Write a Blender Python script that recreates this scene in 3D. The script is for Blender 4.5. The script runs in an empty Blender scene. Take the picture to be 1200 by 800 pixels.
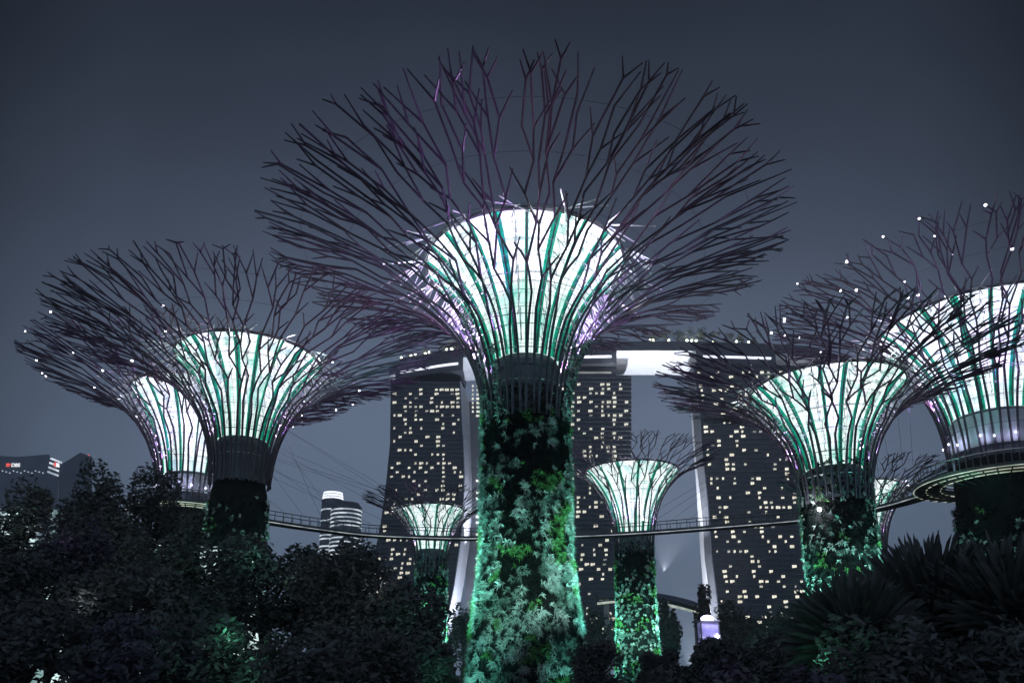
import bpy, math, random
from mathutils import Vector, noise
R = math.radians
PI = math.pi
C = bpy.context.scene.collection
SC = bpy.context.scene

# ------------------------------------------------------------------ camera, sky, sun, exposure
PITCH, FPX, V0, EYE = R(12), 870.0, 605.0, 1.7
cam = bpy.data.cameras.new("camera")
cam.sensor_width = 36.0
cam.lens = FPX / 1200 * 36
cam.shift_y = (V0 - 400) / 1200            # a view camera's rise: keeps the towers nearly upright
cam.clip_end = 9000
camo = bpy.data.objects.new("camera", cam)
C.objects.link(camo)
camo.location = (0, 0, EYE)
camo.rotation_euler = (R(90) + PITCH, 0, 0)
SC.camera = camo

W = bpy.data.worlds.new("World")
SC.world = W
W.use_nodes = True
nt = W.node_tree
for n in list(nt.nodes):
    nt.nodes.remove(n)
def wn(t, **k):
    n = nt.nodes.new(t)
    for a, v in k.items():
        setattr(n, a, v)
    return n
out = wn('ShaderNodeOutputWorld')
tc = wn('ShaderNodeTexCoord')
sep = wn('ShaderNodeSeparateXYZ')
nt.links.new(tc.outputs['Generated'], sep.inputs[0])
ramp = wn('ShaderNodeValToRGB')
cr = ramp.color_ramp
SKY = [(0.0, (.145, .195, .285)), (.16, (.124, .168, .250)), (.34, (.104, .138, .205)), (.50, (.053, .070, .106)), (.62, (.029, .038, .059)),
       (.74, (.0125, .0165, .0265)), (1.0, (.007, .009, .015))]
cr.elements[0].position = SKY[0][0]; cr.elements[0].color = (*SKY[0][1], 1)
cr.elements[1].position = SKY[-1][0]; cr.elements[1].color = (*SKY[-1][1], 1)
for p_, c_ in SKY[1:-1]:
    e = cr.elements.new(p_); e.color = (*c_, 1)
nt.links.new(sep.outputs['Z'], ramp.inputs[0])
# city glow: strong over the bay ahead, weaker to the sides, raised behind as added fill
dot = wn('ShaderNodeVectorMath', operation='DOT_PRODUCT')
flat = wn('ShaderNodeVectorMath', operation='MULTIPLY'); flat.inputs[1].default_value = (1, 1, 0)
nrm = wn('ShaderNodeVectorMath', operation='NORMALIZE')
nt.links.new(tc.outputs['Generated'], flat.inputs[0])
nt.links.new(flat.outputs[0], nrm.inputs[0])
nt.links.new(nrm.outputs[0], dot.inputs[0]); dot.inputs[1].default_value = (0.0, 1, 0)
half = wn('ShaderNodeMath', operation='MULTIPLY_ADD'); half.inputs[1].default_value = .5; half.inputs[2].default_value = .5
nt.links.new(dot.outputs['Value'], half.inputs[0])
mr = wn('ShaderNodeValToRGB')
g_ = mr.color_ramp
g_.elements[0].position = 0; g_.elements[0].color = (1.9, 1.9, 1.9, 1)     # raised behind the camera, added to lift the dark foreground
g_.elements[1].position = 1; g_.elements[1].color = (1.0, 1.0, 1.0, 1)
for p_, v_ in ((.5, 1.1), (.80, .24), (.885, .31), (.925, .72)):
    e = g_.elements.new(p_); e.color = (v_, v_, v_, 1)
nt.links.new(half.outputs[0], mr.inputs[0])
cl = wn('ShaderNodeTexNoise'); cl.inputs['Scale'].default_value = 2.2; cl.inputs['Detail'].default_value = 3
nt.links.new(tc.outputs['Generated'], cl.inputs['Vector'])
mc = wn('ShaderNodeMapRange'); mc.inputs[1].default_value = .3; mc.inputs[2].default_value = .7
mc.inputs[3].default_value = .86; mc.inputs[4].default_value = 1.14
nt.links.new(cl.outputs['Fac'], mc.inputs[0])
mm = wn('ShaderNodeMath', operation='MULTIPLY')
nt.links.new(mr.outputs[0], mm.inputs[0]); nt.links.new(mc.outputs[0], mm.inputs[1])
vm = wn('ShaderNodeVectorMath', operation='SCALE')
nt.links.new(ramp.outputs[0], vm.inputs[0]); nt.links.new(mm.outputs[0], vm.inputs['Scale'])
bg = wn('ShaderNodeBackground'); bg.inputs['Strength'].default_value = 1.22
nt.links.new(vm.outputs[0], bg.inputs['Color'])
# a trace of physical twilight sky on top of the city glow
sky = wn('ShaderNodeTexSky', sky_type='NISHITA')
sky.sun_disc = False; sky.sun_elevation = R(25); sky.sun_rotation = R(200)
bg2 = wn('ShaderNodeBackground'); bg2.inputs['Strength'].default_value = .0002
nt.links.new(sky.outputs[0], bg2.inputs['Color'])
addb = wn('ShaderNodeAddShader')
nt.links.new(bg.outputs[0], addb.inputs[0]); nt.links.new(bg2.outputs[0], addb.inputs[1])
nt.links.new(addb.outputs[0], out.inputs['Surface'])

fill_sun = bpy.data.lights.new("fill_sun", 'SUN')  # faint directional fill added for soft light, no visible source
fill_sun.energy = .02; fill_sun.angle = R(10); fill_sun.color = (.8, .88, 1)
mo = bpy.data.objects.new("fill_sun", fill_sun); C.objects.link(mo)
mo.rotation_euler = (R(65), 0, R(-20))

SC.view_settings.view_transform = 'Standard'
SC.view_settings.look = 'None'
SC.view_settings.exposure = 0
SC.view_settings.gamma = 1
SC.render.engine = 'CYCLES'
SC.cycles.max_bounces = 4
SC.cycles.diffuse_bounces = 2
SC.cycles.glossy_bounces = 2
SC.cycles.use_denoising = True
SC.cycles.sample_clamp_indirect = 3

# ------------------------------------------------------------------ helpers
def at(u, v, Y):
    """point of the photograph (1200x800 pixels) at Y metres in front of the camera"""
    d = (V0 - v) / FPX
    y = math.cos(PITCH) - math.sin(PITCH) * d
    z = math.sin(PITCH) + math.cos(PITCH) * d
    t = Y / y
    return Vector(((u - 600) / FPX * t, Y, EYE + z * t))
def atz(u, v, Z):
    p = at(u, v, 1.0)
    t = (Z - EYE) / (p.z - EYE)
    return Vector((p.x * t, t, Z))

class MB:
    def __init__(s):
        s.v = []; s.f = []; s.m = []
    def quad(s, a, b, c, d, m=0):
        i = len(s.v); s.v += [a, b, c, d]; s.f.append((i, i + 1, i + 2, i + 3)); s.m.append(m)
    def tri(s, a, b, c, m=0):
        i = len(s.v); s.v += [a, b, c]; s.f.append((i, i + 1, i + 2)); s.m.append(m)
    def box(s, x0, x1, y0, y1, z0, z1, m=0):
        i = len(s.v)
        s.v += [(x0, y0, z0), (x1, y0, z0), (x1, y1, z0), (x0, y1, z0), (x0, y0, z1), (x1, y0, z1), (x1, y1, z1), (x0, y1, z1)]
        for q in ((0, 3, 2, 1), (4, 5, 6, 7), (0, 1, 5, 4), (1, 2, 6, 5), (2, 3, 7, 6), (3, 0, 4, 7)):
            s.f.append(tuple(i + k for k in q)); s.m.append(m)
    def obox(s, c, ax, ay, az, m=0):
        """box from centre and three half-axis vectors"""
        i = len(s.v)
        c, ax, ay, az = map(Vector, (c, ax, ay, az))
        for sz in (-1, 1):
            for sx, sy in ((-1, -1), (1, -1), (1, 1), (-1, 1)):
                s.v.append(tuple(c + ax * sx + ay * sy + az * sz))
        for q in ((0, 3, 2, 1), (4, 5, 6, 7), (0, 1, 5, 4), (1, 2, 6, 5), (2, 3, 7, 6), (3, 0, 4, 7)):
            s.f.append(tuple(i + k for k in q)); s.m.append(m)
    def tube(s, pts, rad, n=5, m=0, closed=False):
        pts = [Vector(p) for p in pts]
        if not hasattr(rad, '__len__'):
            rad = [rad] * len(pts)
        i0 = len(s.v)
        k = len(pts)
        for j, p in enumerate(pts):
            if closed:
                d = pts[(j + 1) % k] - pts[j - 1]
            else:
                d = pts[min(j + 1, k - 1)] - pts[max(j - 1, 0)]
            d.normalize()
            a = d.cross(Vector((0, 0, 1)))
            if a.length < .05:
                a = d.cross(Vector((1, 0, 0)))
            a.normalize(); b = d.cross(a)
            for q in range(n):
                t = 2 * PI * q / n
                s.v.append(tuple(p + (a * math.cos(t) + b * math.sin(t)) * rad[j]))
        for j in range(k if closed else k - 1):
            j2 = (j + 1) % k
            for q in range(n):
                q2 = (q + 1) % n
                s.f.append((i0 + j * n + q, i0 + j * n + q2, i0 + j2 * n + q2, i0 + j2 * n + q)); s.m.append(m)
        if not closed:
            s.f.append(tuple(i0 + q for q in range(n))[::-1]); s.m.append(m)
            s.f.append(tuple(i0 + (k - 1) * n + q for q in range(n))); s.m.append(m)
    def lathe(s, prof, n=40, m=0, c=(0, 0), cap=False):
        i0 = len(s.v)
        for r, z in prof:
            for q in range(n):
                t = 2 * PI * q / n
                s.v.append((c[0] + r * math.cos(t), c[1] + r * math.sin(t), z))
        for j in range(len(prof) - 1):
            for q in range(n):
                q2 = (q + 1) % n
                s.f.append((i0 + j * n + q, i0 + j * n + q2, i0 + (j + 1) * n + q2, i0 + (j + 1) * n + q)); s.m.append(m)
        if cap:
            s.f.append(tuple(i0 + (len(prof) - 1) * n + q for q in range(n))); s.m.append(m)
    def build(s, name, mats, parent=None, smooth=False):
        me = bpy.data.meshes.new(name)
        me.from_pydata([tuple(v) for v in s.v], [], s.f)
        mats = mats if isinstance(mats, (list, tuple)) else [mats]
        for m in mats:
            me.materials.append(m)
        if len(mats) > 1:
            me.polygons.foreach_set('material_index', s.m)
        if smooth:
            me.polygons.foreach_set('use_smooth', [True] * len(me.polygons))
        me.update()
        o = bpy.data.objects.new(name, me)
        C.objects.link(o)
        if parent:
            o.parent = parent
        return o

def tag(o, label=None, cat=None, group=None, kind=None):
    if label: o['label'] = label
    if cat: o['category'] = cat
    if group: o['group'] = group
    if kind: o['kind'] = kind
    return o
def empty(name, loc, label, cat, group=None):
    o = bpy.data.objects.new(name, None)
    o.empty_display_size = .5
    C.objects.link(o); o.location = loc
    return tag(o, label, cat, group)
def spot(name, parent, loc, target, power, color, angle=70, blend=.6, radius=.3):
    l = bpy.data.lights.new(name, 'SPOT')
    l.energy = power; l.color = color; l.spot_size = R(angle); l.spot_blend = blend; l.shadow_soft_size = radius
    o = bpy.data.objects.new(name, l); C.objects.link(o)
    d = Vector(target) - Vector(loc)
    o.location = loc
    o.rotation_euler = d.to_track_quat('-Z', 'Y').to_euler()
    if parent: o.parent = parent
    return o
def point(name, parent, loc, power, color, radius=.25):
    l = bpy.data.lights.new(name, 'POINT')
    l.energy = power; l.color = color; l.shadow_soft_size = radius
    o = bpy.data.objects.new(name, l); C.objects.link(o); o.location = loc
    if parent: o.parent = parent
    return o

# ------------------------------------------------------------------ materials
def mat(name, c1, c2=None, rough=.6, metal=0.0, scale=3.0, bump=0.0, stretch=None, spec=.4):
    m = bpy.data.materials.new(name); m.use_nodes = True
    t = m.node_tree; b = t.nodes['Principled BSDF']
    b.inputs['Roughness'].default_value = rough
    b.inputs['Metallic'].default_value = metal
    b.inputs['Specular IOR Level'].default_value = spec
    c2 = c2 or tuple(x * .7 for x in c1)
    co = t.nodes.new('ShaderNodeTexCoord')
    no = t.nodes.new('ShaderNodeTexNoise')
    no.inputs['Scale'].default_value = scale; no.inputs['Detail'].default_value = 5
    if stretch:
        mp = t.nodes.new('ShaderNodeMapping'); mp.inputs['Scale'].default_value = stretch
        t.links.new(co.outputs['Object'], mp.inputs[0]); t.links.new(mp.outputs[0], no.inputs['Vector'])
    else:
        t.links.new(co.outputs['Object'], no.inputs['Vector'])
    r = t.nodes.new('ShaderNodeValToRGB')
    r.color_ramp.elements[0].position = .33; r.color_ramp.elements[1].position = .67
    r.color_ramp.elements[0].color = (*c2, 1); r.color_ramp.elements[1].color = (*c1, 1)
    t.links.new(no.outputs['Fac'], r.inputs[0]); t.links.new(r.outputs[0], b.inputs['Base Color'])
    if bump:
        bp = t.nodes.new('ShaderNodeBump'); bp.inputs['Strength'].default_value = bump
        t.links.new(no.outputs['Fac'], bp.inputs['Height']); t.links.new(bp.outputs[0], b.inputs['Normal'])
    return m
def glow(name, color, strength, color2=None, scale=1.0, lo=.35, hi=.65, stretch=None):
    """something that gives off light: lamp, LED strip, lit window, or lit fabric and ribs glowing by emission"""
    m = bpy.data.materials.new(name); m.use_nodes = True
    t = m.node_tree; b = t.nodes['Principled BSDF']
    b.inputs['Base Color'].default_value = (*[min(.8, x) for x in color], 1)
    b.inputs['Roughness'].default_value = .5
    b.inputs['Emission Strength'].default_value = strength
    if color2:
        co = t.nodes.new('ShaderNodeTexCoord'); no = t.nodes.new('ShaderNodeTexNoise')
        no.inputs['Scale'].default_value = scale; no.inputs['Detail'].default_value = 4
        mp = t.nodes.new('ShaderNodeMapping'); mp.inputs['Scale'].default_value = stretch or (1, 1, 1)
        t.links.new(co.outputs['Object'], mp.inputs[0]); t.links.new(mp.outputs[0], no.inputs['Vector'])
        r = t.nodes.new('ShaderNodeValToRGB')
        r.color_ramp.elements[0].position = lo; r.color_ramp.elements[1].position = hi
        r.color_ramp.elements[0].color = (*color2, 1); r.color_ramp.elements[1].color = (*color, 1)
        t.links.new(no.outputs['Fac'], r.inputs[0]); t.links.new(r.outputs[0], b.inputs['Emission Color'])
    else:
        b.inputs['Emission Color'].default_value = (*color, 1)
    return m

M = dict(
    steel=mat('painted_steel', (.085, .068, .092), (.05, .042, .055), .45, .3, 2.0),
    hoop=mat('hoop_steel', (.35, .36, .38), (.25, .26, .28), .4, .5, 2.0),
    strut=mat('strut_steel', (.62, .62, .64), (.5, .5, .52), .4, .2, 2.0),
    concrete=mat('dark_panel', (.012, .013, .014), (.006, .007, .007), .9, 0, .6, .2, None, .08),
    collar=mat('collar_panel', (.16, .175, .20), (.07, .08, .095), .5, .3, .9, .1, (1, 1, .35)),
    lip=mat('ring_beam', (.05, .055, .06), (.035, .04, .045), .6, .2, 1.0),
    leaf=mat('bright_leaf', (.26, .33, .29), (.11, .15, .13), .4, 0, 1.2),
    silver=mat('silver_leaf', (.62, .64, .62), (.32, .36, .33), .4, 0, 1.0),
    under=mat('shaded_under_leaf', (.013, .017, .015), (.005, .007, .006), .9, 0, 1.0, 0, None, .12),  # shade between the lit blades put into a near-black leaf colour
    fern=mat('fern_leaf', (.14, .32, .10), (.07, .18, .05), .5, 0, .9),
    darkleaf=mat('dark_leaf', (.118, .128, .118), (.075, .082, .075), .6, 0, 1.5),
    darkleaf2=mat('dark_leaf_olive', (.12, .12, .108), (.078, .08, .072), .6, 0, 1.5),
    purplelitleaf=mat('purple_lit_leaf', (.105, .09, .115), (.065, .055, .075), .6, 0, 1.5),  # purple light on the foliage put into the leaf colour
    spike=mat('spiky_leaf', (.085, .092, .08), (.05, .055, .047), .45, 0, 2.5),
    bark=mat('bark', (.06, .05, .042), (.035, .03, .025), .9, 0, 6, .5, (1, 1, .25)),
    grass=mat('lawn', (.035, .05, .025), (.02, .03, .015), .95, 0, .4, .3),
    facade=mat('dark_facade', (.085, .09, .102), (.06, .064, .074), .5, 0, .08, 0, (1, 1, 2)),
    slabedge=mat('balcony_edge', (.18, .19, .21), (.13, .14, .155), .6, 0, .2),
    endwall=mat('pale_end_wall', (.62, .63, .66), (.50, .51, .55), .6, 0, .05, 0, (1, 1, .3)),
    hull=mat('pale_hull', (.72, .73, .76), (.60, .61, .65), .5, 0, .08),
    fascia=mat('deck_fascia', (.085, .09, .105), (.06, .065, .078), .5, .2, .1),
    city=mat('far_wall', (.16, .17, .20), (.11, .12, .14), .6, 0, .05),
    citydark=mat('far_dark_wall', (.12, .13, .155), (.09, .095, .12), .6, 0, .05),
    deck=mat('deck_steel', (.09, .095, .10), (.06, .065, .07), .5, .4, 1.0),
    rail=mat('rail_steel', (.11, .115, .125), (.08, .085, .09), .4, .5, 1.0),
    road=mat('flyover_concrete', (.42, .42, .40), (.32, .32, .31), .8, 0, .2),
    pave=mat('garden_path', (.22, .21, .2), (.16, .155, .15), .9, 0, .8),
    # light givers, and funnel parts whose lighting is put in as emission
    membrane=glow('emissive_membrane', (.96, 1.10, 1.06), 1.0, (.22, .70, .57), .8, .30, .50, (1, 1, .4)),  # emission stands in for lamps lighting the fabric
    membrane_pale=glow('emissive_membrane_violet', (.96, 1.06, 1.12), 1.0, (.30, .60, .72), .75, .30, .50, (1, 1, .4)),
    teal=glow('teal_rib_glow', (.0, .27, .165), 1.0, (.0, .07, .05), 1.6, .35, .6),  # emission stands in for teal light falling on the ribs
    violet=glow('violet_glass', (.20, .19, .48), 1.0, (.05, .045, .13), .9, .4, .62),
    bulb=glow('white_bulb', (1.0, .97, 1.1), 10.0),
    bulb_soft=glow('soft_bulb', (.95, .92, 1.1), 6.0),
    window=glow('lit_room', (1.0, .94, .74), 1.05, (.66, .60, .42), .13, .34, .52),
    window_dim=glow('dim_room', (.30, .30, .26), 1.0, (.14, .14, .13), .09, .36, .62),
    strip=glow('deck_light_strip', (.95, .98, 1.15), 1.2),
    cool=glow('cool_office_light', (.85, .95, 1.02), 1.0, (.30, .35, .40), .10, .40, .58),
    crownlight=glow('crown_light', (1.0, 1.05, 1.12), 1.3),
    walklight=glow('walkway_led', (.85, .92, .74), .6, (.35, .42, .28), .5, .4, .6),
    walkwhite=glow('walkway_white_led', (.80, .86, .88), .45, (.2, .23, .25), .6, .4, .6),
    red=glow('red_sign_light', (1.0, .12, .09), 1.0),
    white=glow('white_sign_light', (1.0, 1.0, 1.0), 1.2),
    garden=glow('garden_lamp_glow', (.95, 1.0, .72), 3.0),
    kiosk=glow('lift_lamp', (.72, .68, 1.2), 9.0),
    kioskglass=glow('lift_glass', (.20, .19, .40), .9, (.05, .05, .12), 1.2, .4, .6),
    greenhouse=glow('pavilion_light', (.62, .78, .76), 1.6, (.04, .055, .055), .35, .45, .62),
)

# rooms differ in brightness: a curtain drawn here, a lamp on there
t = M['window'].node_tree
oi = t.nodes.new('ShaderNodeObjectInfo'); mr_ = t.nodes.new('ShaderNodeMapRange')
mr_.inputs[3].default_value = .42; mr_.inputs[4].default_value = 1.25
t.links.new(oi.outputs['Random'], mr_.inputs[0]); t.links.new(mr_.outputs[0], t.nodes['Principled BSDF'].inputs['Emission Strength'])
# ------------------------------------------------------------------ ground
g = MB()
g.quad((-1600, -300, 0), (1600, -300, 0), (1600, 1900, 0), (-1600, 1900, 0))
tag(g.build('ground', M['grass']), kind='structure')
g = MB()
for k in range(24):
    a0, a1 = k * PI / 12, (k + 1) * PI / 12
    for r0, r1 in ((7.2, 12.0),):
        g.quad((1 + r0 * math.cos(a0), 62 + r0 * math.sin(a0), .004), (1 + r1 * math.cos(a0), 62 + r1 * math.sin(a0), .004),
               (1 + r1 * math.cos(a1), 62 + r1 * math.sin(a1), .004), (1 + r0 * math.cos(a1), 62 + r0 * math.sin(a1), .004))
tag(g.build('path', M['pave']), kind='structure')

# ------------------------------------------------------------------ supertrees
def bez(P, t):
    a = 1 - t
    return (a**3 * P[0][0] + 3 * a * a * t * P[1][0] + 3 * a * t * t * P[2][0] + t**3 * P[3][0],
            a**3 * P[0][1] + 3 * a * a * t * P[1][1] + 3 * a * t * t * P[2][1] + t**3 * P[3][1])
def pol(r, th, z):
    return Vector((r * math.cos(th), r * math.sin(th), z))

def tuft(mb, p, nrm_, up, n, L, wid, mi, rng):
    side = nrm_.cross(up).normalized()
    for k in range(n):
        a = rng.uniform(0, 2 * PI)
        d = (side * math.cos(a) + up * math.sin(a)) * rng.uniform(.35, 1.1) + nrm_ * rng.uniform(.35, 1.0)
        d.normalize()
        l = L * rng.uniform(.55, 1.15)
        w = d.cross(Vector((rng.uniform(-1, 1), rng.uniform(-1, 1), rng.uniform(-1, 1))))
        if w.length < .1: continue
        w = w.normalized() * wid * rng.uniform(.7, 1.2)
        m1 = p + d * l * .55
        e = p + d * l + Vector((0, 0, -l * rng.uniform(.05, .45)))
        mb.quad(p - w * .5, p + w * .5, m1 + w, m1 - w, mi)
        mb.tri(m1 - w, m1 + w, e, mi)

def supertree(x, y, tr, tb, zm, rm, zR, Rr, label, seed, nprim=24, nrib=20, thr=1.05, rod=.112, detail=1, foliage=(0, 1, 1000), leafL=.6, leafW=.08, under=.72, rim=1.0, gapl=-.30,
              mem='membrane', bulbs=0, drum=False, neck=None, purple=1.0, trunkpow=1.0, skew=0.0, zb_f=.60, ntr=14, lvl=.10):
    rng = random.Random(seed)
    root = empty('supertree', (x, y, 0), label, 'supertree', 'supertrees of the garden grove')
    rn, zn = neck or (tr * .70, zm - (zm * .26))
    zb = zm * zb_f
    Pm = [(rn, zn), (rn + .10 * (rm - rn), zn + .38 * (zm - zn)), (rn + .52 * (rm - rn), zn + .80 * (zm - zn)), (rm, zm)]
    Ps = [(tr + .25, zb), (tr + .45, zb + .62 * (zR - zb)), (tr + .36 * (Rr - tr), zb + .86 * (zR - zb)), (Rr, zR)]
    # trunk: concrete core
    c = MB()
    c.lathe([(tb, 0), (tb * .97, zb * .15), (tr * 1.03, zb * .5), (tr, zb * .96), (tr * .9, zb + .3)], 36, cap=True)
    c.build('trunk', M['concrete'], root, True)
    c = MB(); c.lathe([(tr * .88, zb + .2), (rn * 1.03, zb + 1.2), (rn * 1.0, zn - 1.1), (rn * 1.04, zn - 1.0), (rn * 1.04, zn - .5), (rn * .98, zn + .05)], 28)
    c.build('collar', M['collar'], root)
    if drum:
        d = MB(); d.lathe([(rn * 1.09, zb + 1.4), (rn * 1.07, zn - .4)], 40)
        d.build('neck_drum', M['endwall'], root, True)
        for k in range(9):
            th = math.atan2(-y, -x) + (k - 4) * .36 + rng.uniform(-.1, .1)
            p_ = pol(rn * 1.04 + .9, th, zb + rng.uniform(1.6, 2.6))
            a = MB(); a.lathe([(.01, -.1), (.08, 0), (.01, .1)], 6); o_ = a.build('bulb', M['bulb'], root, True); o_.location = p_
            point('drum_lamp', root, p_, 55 * rng.uniform(.4, 1.6), (.60, .62, 1.0), .1)
    # membrane funnel; the lamplight on it is put in as emission
    pr = [bez(Pm, t / 14) for t in range(15)]
    m = MB(); m.lathe(pr, 64)
    mem_o = m.build('membrane', M[mem], root, True)
    m = MB()
    for k in range(nrib * 2):                              # welded seams of the skin
        th = 2 * PI * k / (nrib * 2)
        m.tube([pol(r_ + .02, th, z_) for r_, z_ in pr[::2]], .022, 3)
    for r_, z_ in pr[1:-1]:
        m.tube([pol(r_ + .02, 2 * PI * q / 48, z_) for q in range(48)], .022, 3, closed=True)
    m.build('seam', M['hoop'], mem_o)
    m = MB(); m.lathe([(rm + .03, zm - .02), (rm + .25, zm - .02), (rm + .3, zm + .2), (rm + .03, zm + .22), (rm + .03, zm - .02)], 56)
    m.build('ring_beam', M['lip'], root, True)
    # ribs with their teal lighting put in as emission, a dark rail on each
    for k in range(nrib):
        th = 2 * PI * (k + .5) / nrib
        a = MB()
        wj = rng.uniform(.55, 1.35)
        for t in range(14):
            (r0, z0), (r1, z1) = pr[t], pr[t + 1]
            h0 = wj * .028 * nrib ** 0 * (r0 ** .35) * rm ** .65 / max(r0, .1); h1 = wj * .028 * (r1 ** .35) * rm ** .65 / max(r1, .1)
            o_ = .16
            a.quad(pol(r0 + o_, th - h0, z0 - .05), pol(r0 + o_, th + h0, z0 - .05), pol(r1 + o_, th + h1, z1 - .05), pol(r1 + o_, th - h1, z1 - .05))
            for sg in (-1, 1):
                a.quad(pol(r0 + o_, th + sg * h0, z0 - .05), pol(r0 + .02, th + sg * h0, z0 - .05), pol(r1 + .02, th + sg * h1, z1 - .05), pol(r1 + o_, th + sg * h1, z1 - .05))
        s_ = a.build('glow_strip', M['teal'], root)
        a = MB()
        a.tube([pol(r_ + .26, th, z_ - .1) for r_, z_ in pr[::2]], rod * .55, 4)
        a.build('rail', M['steel'], s_)
    # hoops round the membrane
    for k in range(8):
        r_, z_ = bez(Pm, .10 + .115 * k)
        a = MB(); a.tube([pol(r_ + .42, 2 * PI * q / 48, z_ - .15) for q in range(48)], rod * .26, 4, closed=True)
        a.build('hoop', M['hoop'], root)
    # hoops binding the rods near the neck and thin cables in the canopy
    for s_, rr in ((.10, .45), (.20, .4), (.31, .35), (.42, .3), (.66, .16), (.80, .14), (.92, .14)):
        r_, z_ = bez(Ps, s_)
        a = MB(); a.tube([pol(r_ - .12, 2 * PI * q / 72, z_ + .1) for q in range(72)], rod * rr, 4, closed=True)
        a.build('hoop', M['hoop' if s_ < .5 else 'steel'], root)
    # lattice trusses between the membrane and the outer rods
    for k in range(ntr):
        th = 2 * PI * (k + .25) / ntr
        a = MB(); prev = None; n = 9
        for j in range(n + 1):
            t = j / n
            ri, zi = bez(Pm, .12 + .88 * t)
            ro, zo = bez(Ps, .22 + .40 * t)
            pi_, po_ = pol(ri + .3, th, zi), pol(ro, th + rng.uniform(-.03, .03), zo)
            a.tube([pi_, po_], rod * .45, 4)
            if prev:
                a.tube([prev, pi_], rod * .30, 4)
            prev = po_
        # top spokes reaching out into the crown
        pi_ = pol(rm + .4, th, zm + .2)
        for dth in (-.2, -.07, .08, .19):
            ro, zo = bez(Ps, rng.uniform(.60, .72))
            a.tube([pi_, pol(ro, th + dth * rng.uniform(.6, 1.2), zo)], rod * .5, 4)
        a.build('truss', M['strut'], root)
    # outer rods: each rises along the trunk, flares and forks again and again
    tips = []
    for k in range(nprim):
        b = MB()
        w0 = 2 * PI / nprim
        th0 = w0 * (k + rng.uniform(-.12, .12))
        lean = (w0 * .6 if k % 2 else -w0 * .6)
        pts = []
        s0 = .30 + rng.uniform(-.05, .05)
        for q in range(9):
            s = s0 * q / 8
            r_, z_ = bez(Ps, s)
            pts.append(pol(r_, th0 + lean * .5 * (q / 8) - lean * .25, z_))
        b.tube(pts, rod * 1.1, 5)
        def grow(p, th, ctr_, w, s, b=b, zz=1):
            # each limb keeps to its own sector (centre ctr_, width w) and zigzags inside it
            r_, _ = bez(Ps, min(s, 1))
            if s >= 1.01: return
            ds = lvl * rng.uniform(.75, 1.3)
            rad = rod * (1.08 - .36 * min(s, 1))
            kids = []
            if s > .885 + rng.uniform(-.03, .04):
                for sg in ((-1, 1) if rng.random() < .85 else (zz,)):
                    kids.append((th + sg * rng.uniform(.3, 1.05) * Rr / 22 / r_, 0, None, max(s + .035, rng.uniform(.955, 1.02)), 1))
            elif w * r_ > (thr if s < .72 else thr * .84) * rng.uniform(.85, 1.3):
                for sg in (-1, 1):
                    c_ = ctr_ + sg * w * .25
                    kids.append((c_ + sg * rng.uniform(-.02, .13) * w, c_, w * .5, s + ds * rng.uniform(.6, 1.1), -sg))
            else:
                amp = min(rng.uniform(.12, .50) * w, 1.0 * Rr / 22 / r_)
                kids.append((ctr_ + zz * amp, ctr_, w, s + ds, -zz))
                if s > .40 and rng.random() < .7:      # a short spur from the outside of the bend
                    kids.append((th - zz * rng.uniform(.45, 1.0) * Rr / 22 / r_, 0, None, s + ds * rng.uniform(.45, .9), 1))
            for t2, c2, w2, s2, z2_ in kids:
                r2, z2 = bez(Ps, min(s2, 1.02))
                q2 = pol(r2, t2, z2 + rng.uniform(-.18, .18) * (Rr / 22))
                n = 2 if s2 < .55 else 1
                line = [p]
                for i in range(1, n):
                    f_ = i / n
                    rr_, zz_ = bez(Ps, s + (s2 - s) * f_)
                    line.append(pol(rr_, th + (t2 - th) * f_, zz_))
                line.append(q2)
                b.tube(line, [rad] * (len(line) - 1) + [rad * (.9 if w2 else .55)], 5 if detail else 4)
                tips.append(q2)
                if w2:
                    grow(q2, t2, c2, w2, s2, b, z2_)
        th_e = th0 + lean * .25
        grow(pts[-1], th_e, th_e, w0, s0, b, rng.choice((-1, 1)))
        b.build('branch', M['steel'], root)
    # little lamps in the crown
    if bulbs:
        cand = [p for p in tips if bez(Ps, .55)[0] < math.hypot(p.x, p.y)]
        rng.shuffle(cand)
        for p in cand[:bulbs]:
            a = MB(); a.lathe([(.01, -.13), (.1, -.09), (.14, 0), (.1, .09), (.01, .13)], 8)
            o = a.build('bulb', M['bulb'], root, True); o.location = p; o.scale = [rng.uniform(.5, 1.0)] * 3
    # planted skin on the trunk
    z0, z1, n = foliage
    if n:
        a = MB(); nn = 0; guard = 0
        while nn < n and guard < n * 12:
            guard += 1
            th = rng.uniform(0, 2 * PI); z = rng.uniform(z0, z1)
            # only the side that can be walked past: all round, but thin at the back
            to_cam = math.atan2(-y, -x)
            da = abs((th - to_cam + PI) % (2 * PI) - PI)
            if da > 2.2 and rng.random() < .8: continue
            cl_ = noise.noise(Vector((th * tr * .30 + seed, z * .27, seed * 1.7))) * .7 + noise.noise(Vector((th * tr * 1.1, z * 1.0, seed))) * .6
            hfrac = (z - z0) / (z1 - z0)
            lim = gapl + max(0, hfrac - .62) * 1.7 - .35 * (1 if da > 1.15 else 0)
            if skew and abs(th - skew) < .07 and z > z1 * .3: continue
            gap = cl_ < lim
            if gap and rng.random() < .45: continue
            f_ = z / zb
            r_ = (tb + (tr * 1.02 - tb) * min(1, f_ / .5) if f_ < .5 else tr * 1.02) + .05
            p = pol(r_, th, z); nv = Vector((math.cos(th), math.sin(th), 0)); up = Vector((0, 0, 1))
            kind = noise.noise(Vector((th * tr * .5 + 9, z * .5, seed + 3)))
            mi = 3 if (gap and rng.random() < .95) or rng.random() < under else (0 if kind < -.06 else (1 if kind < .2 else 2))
            big = rng.random() < .12
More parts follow.
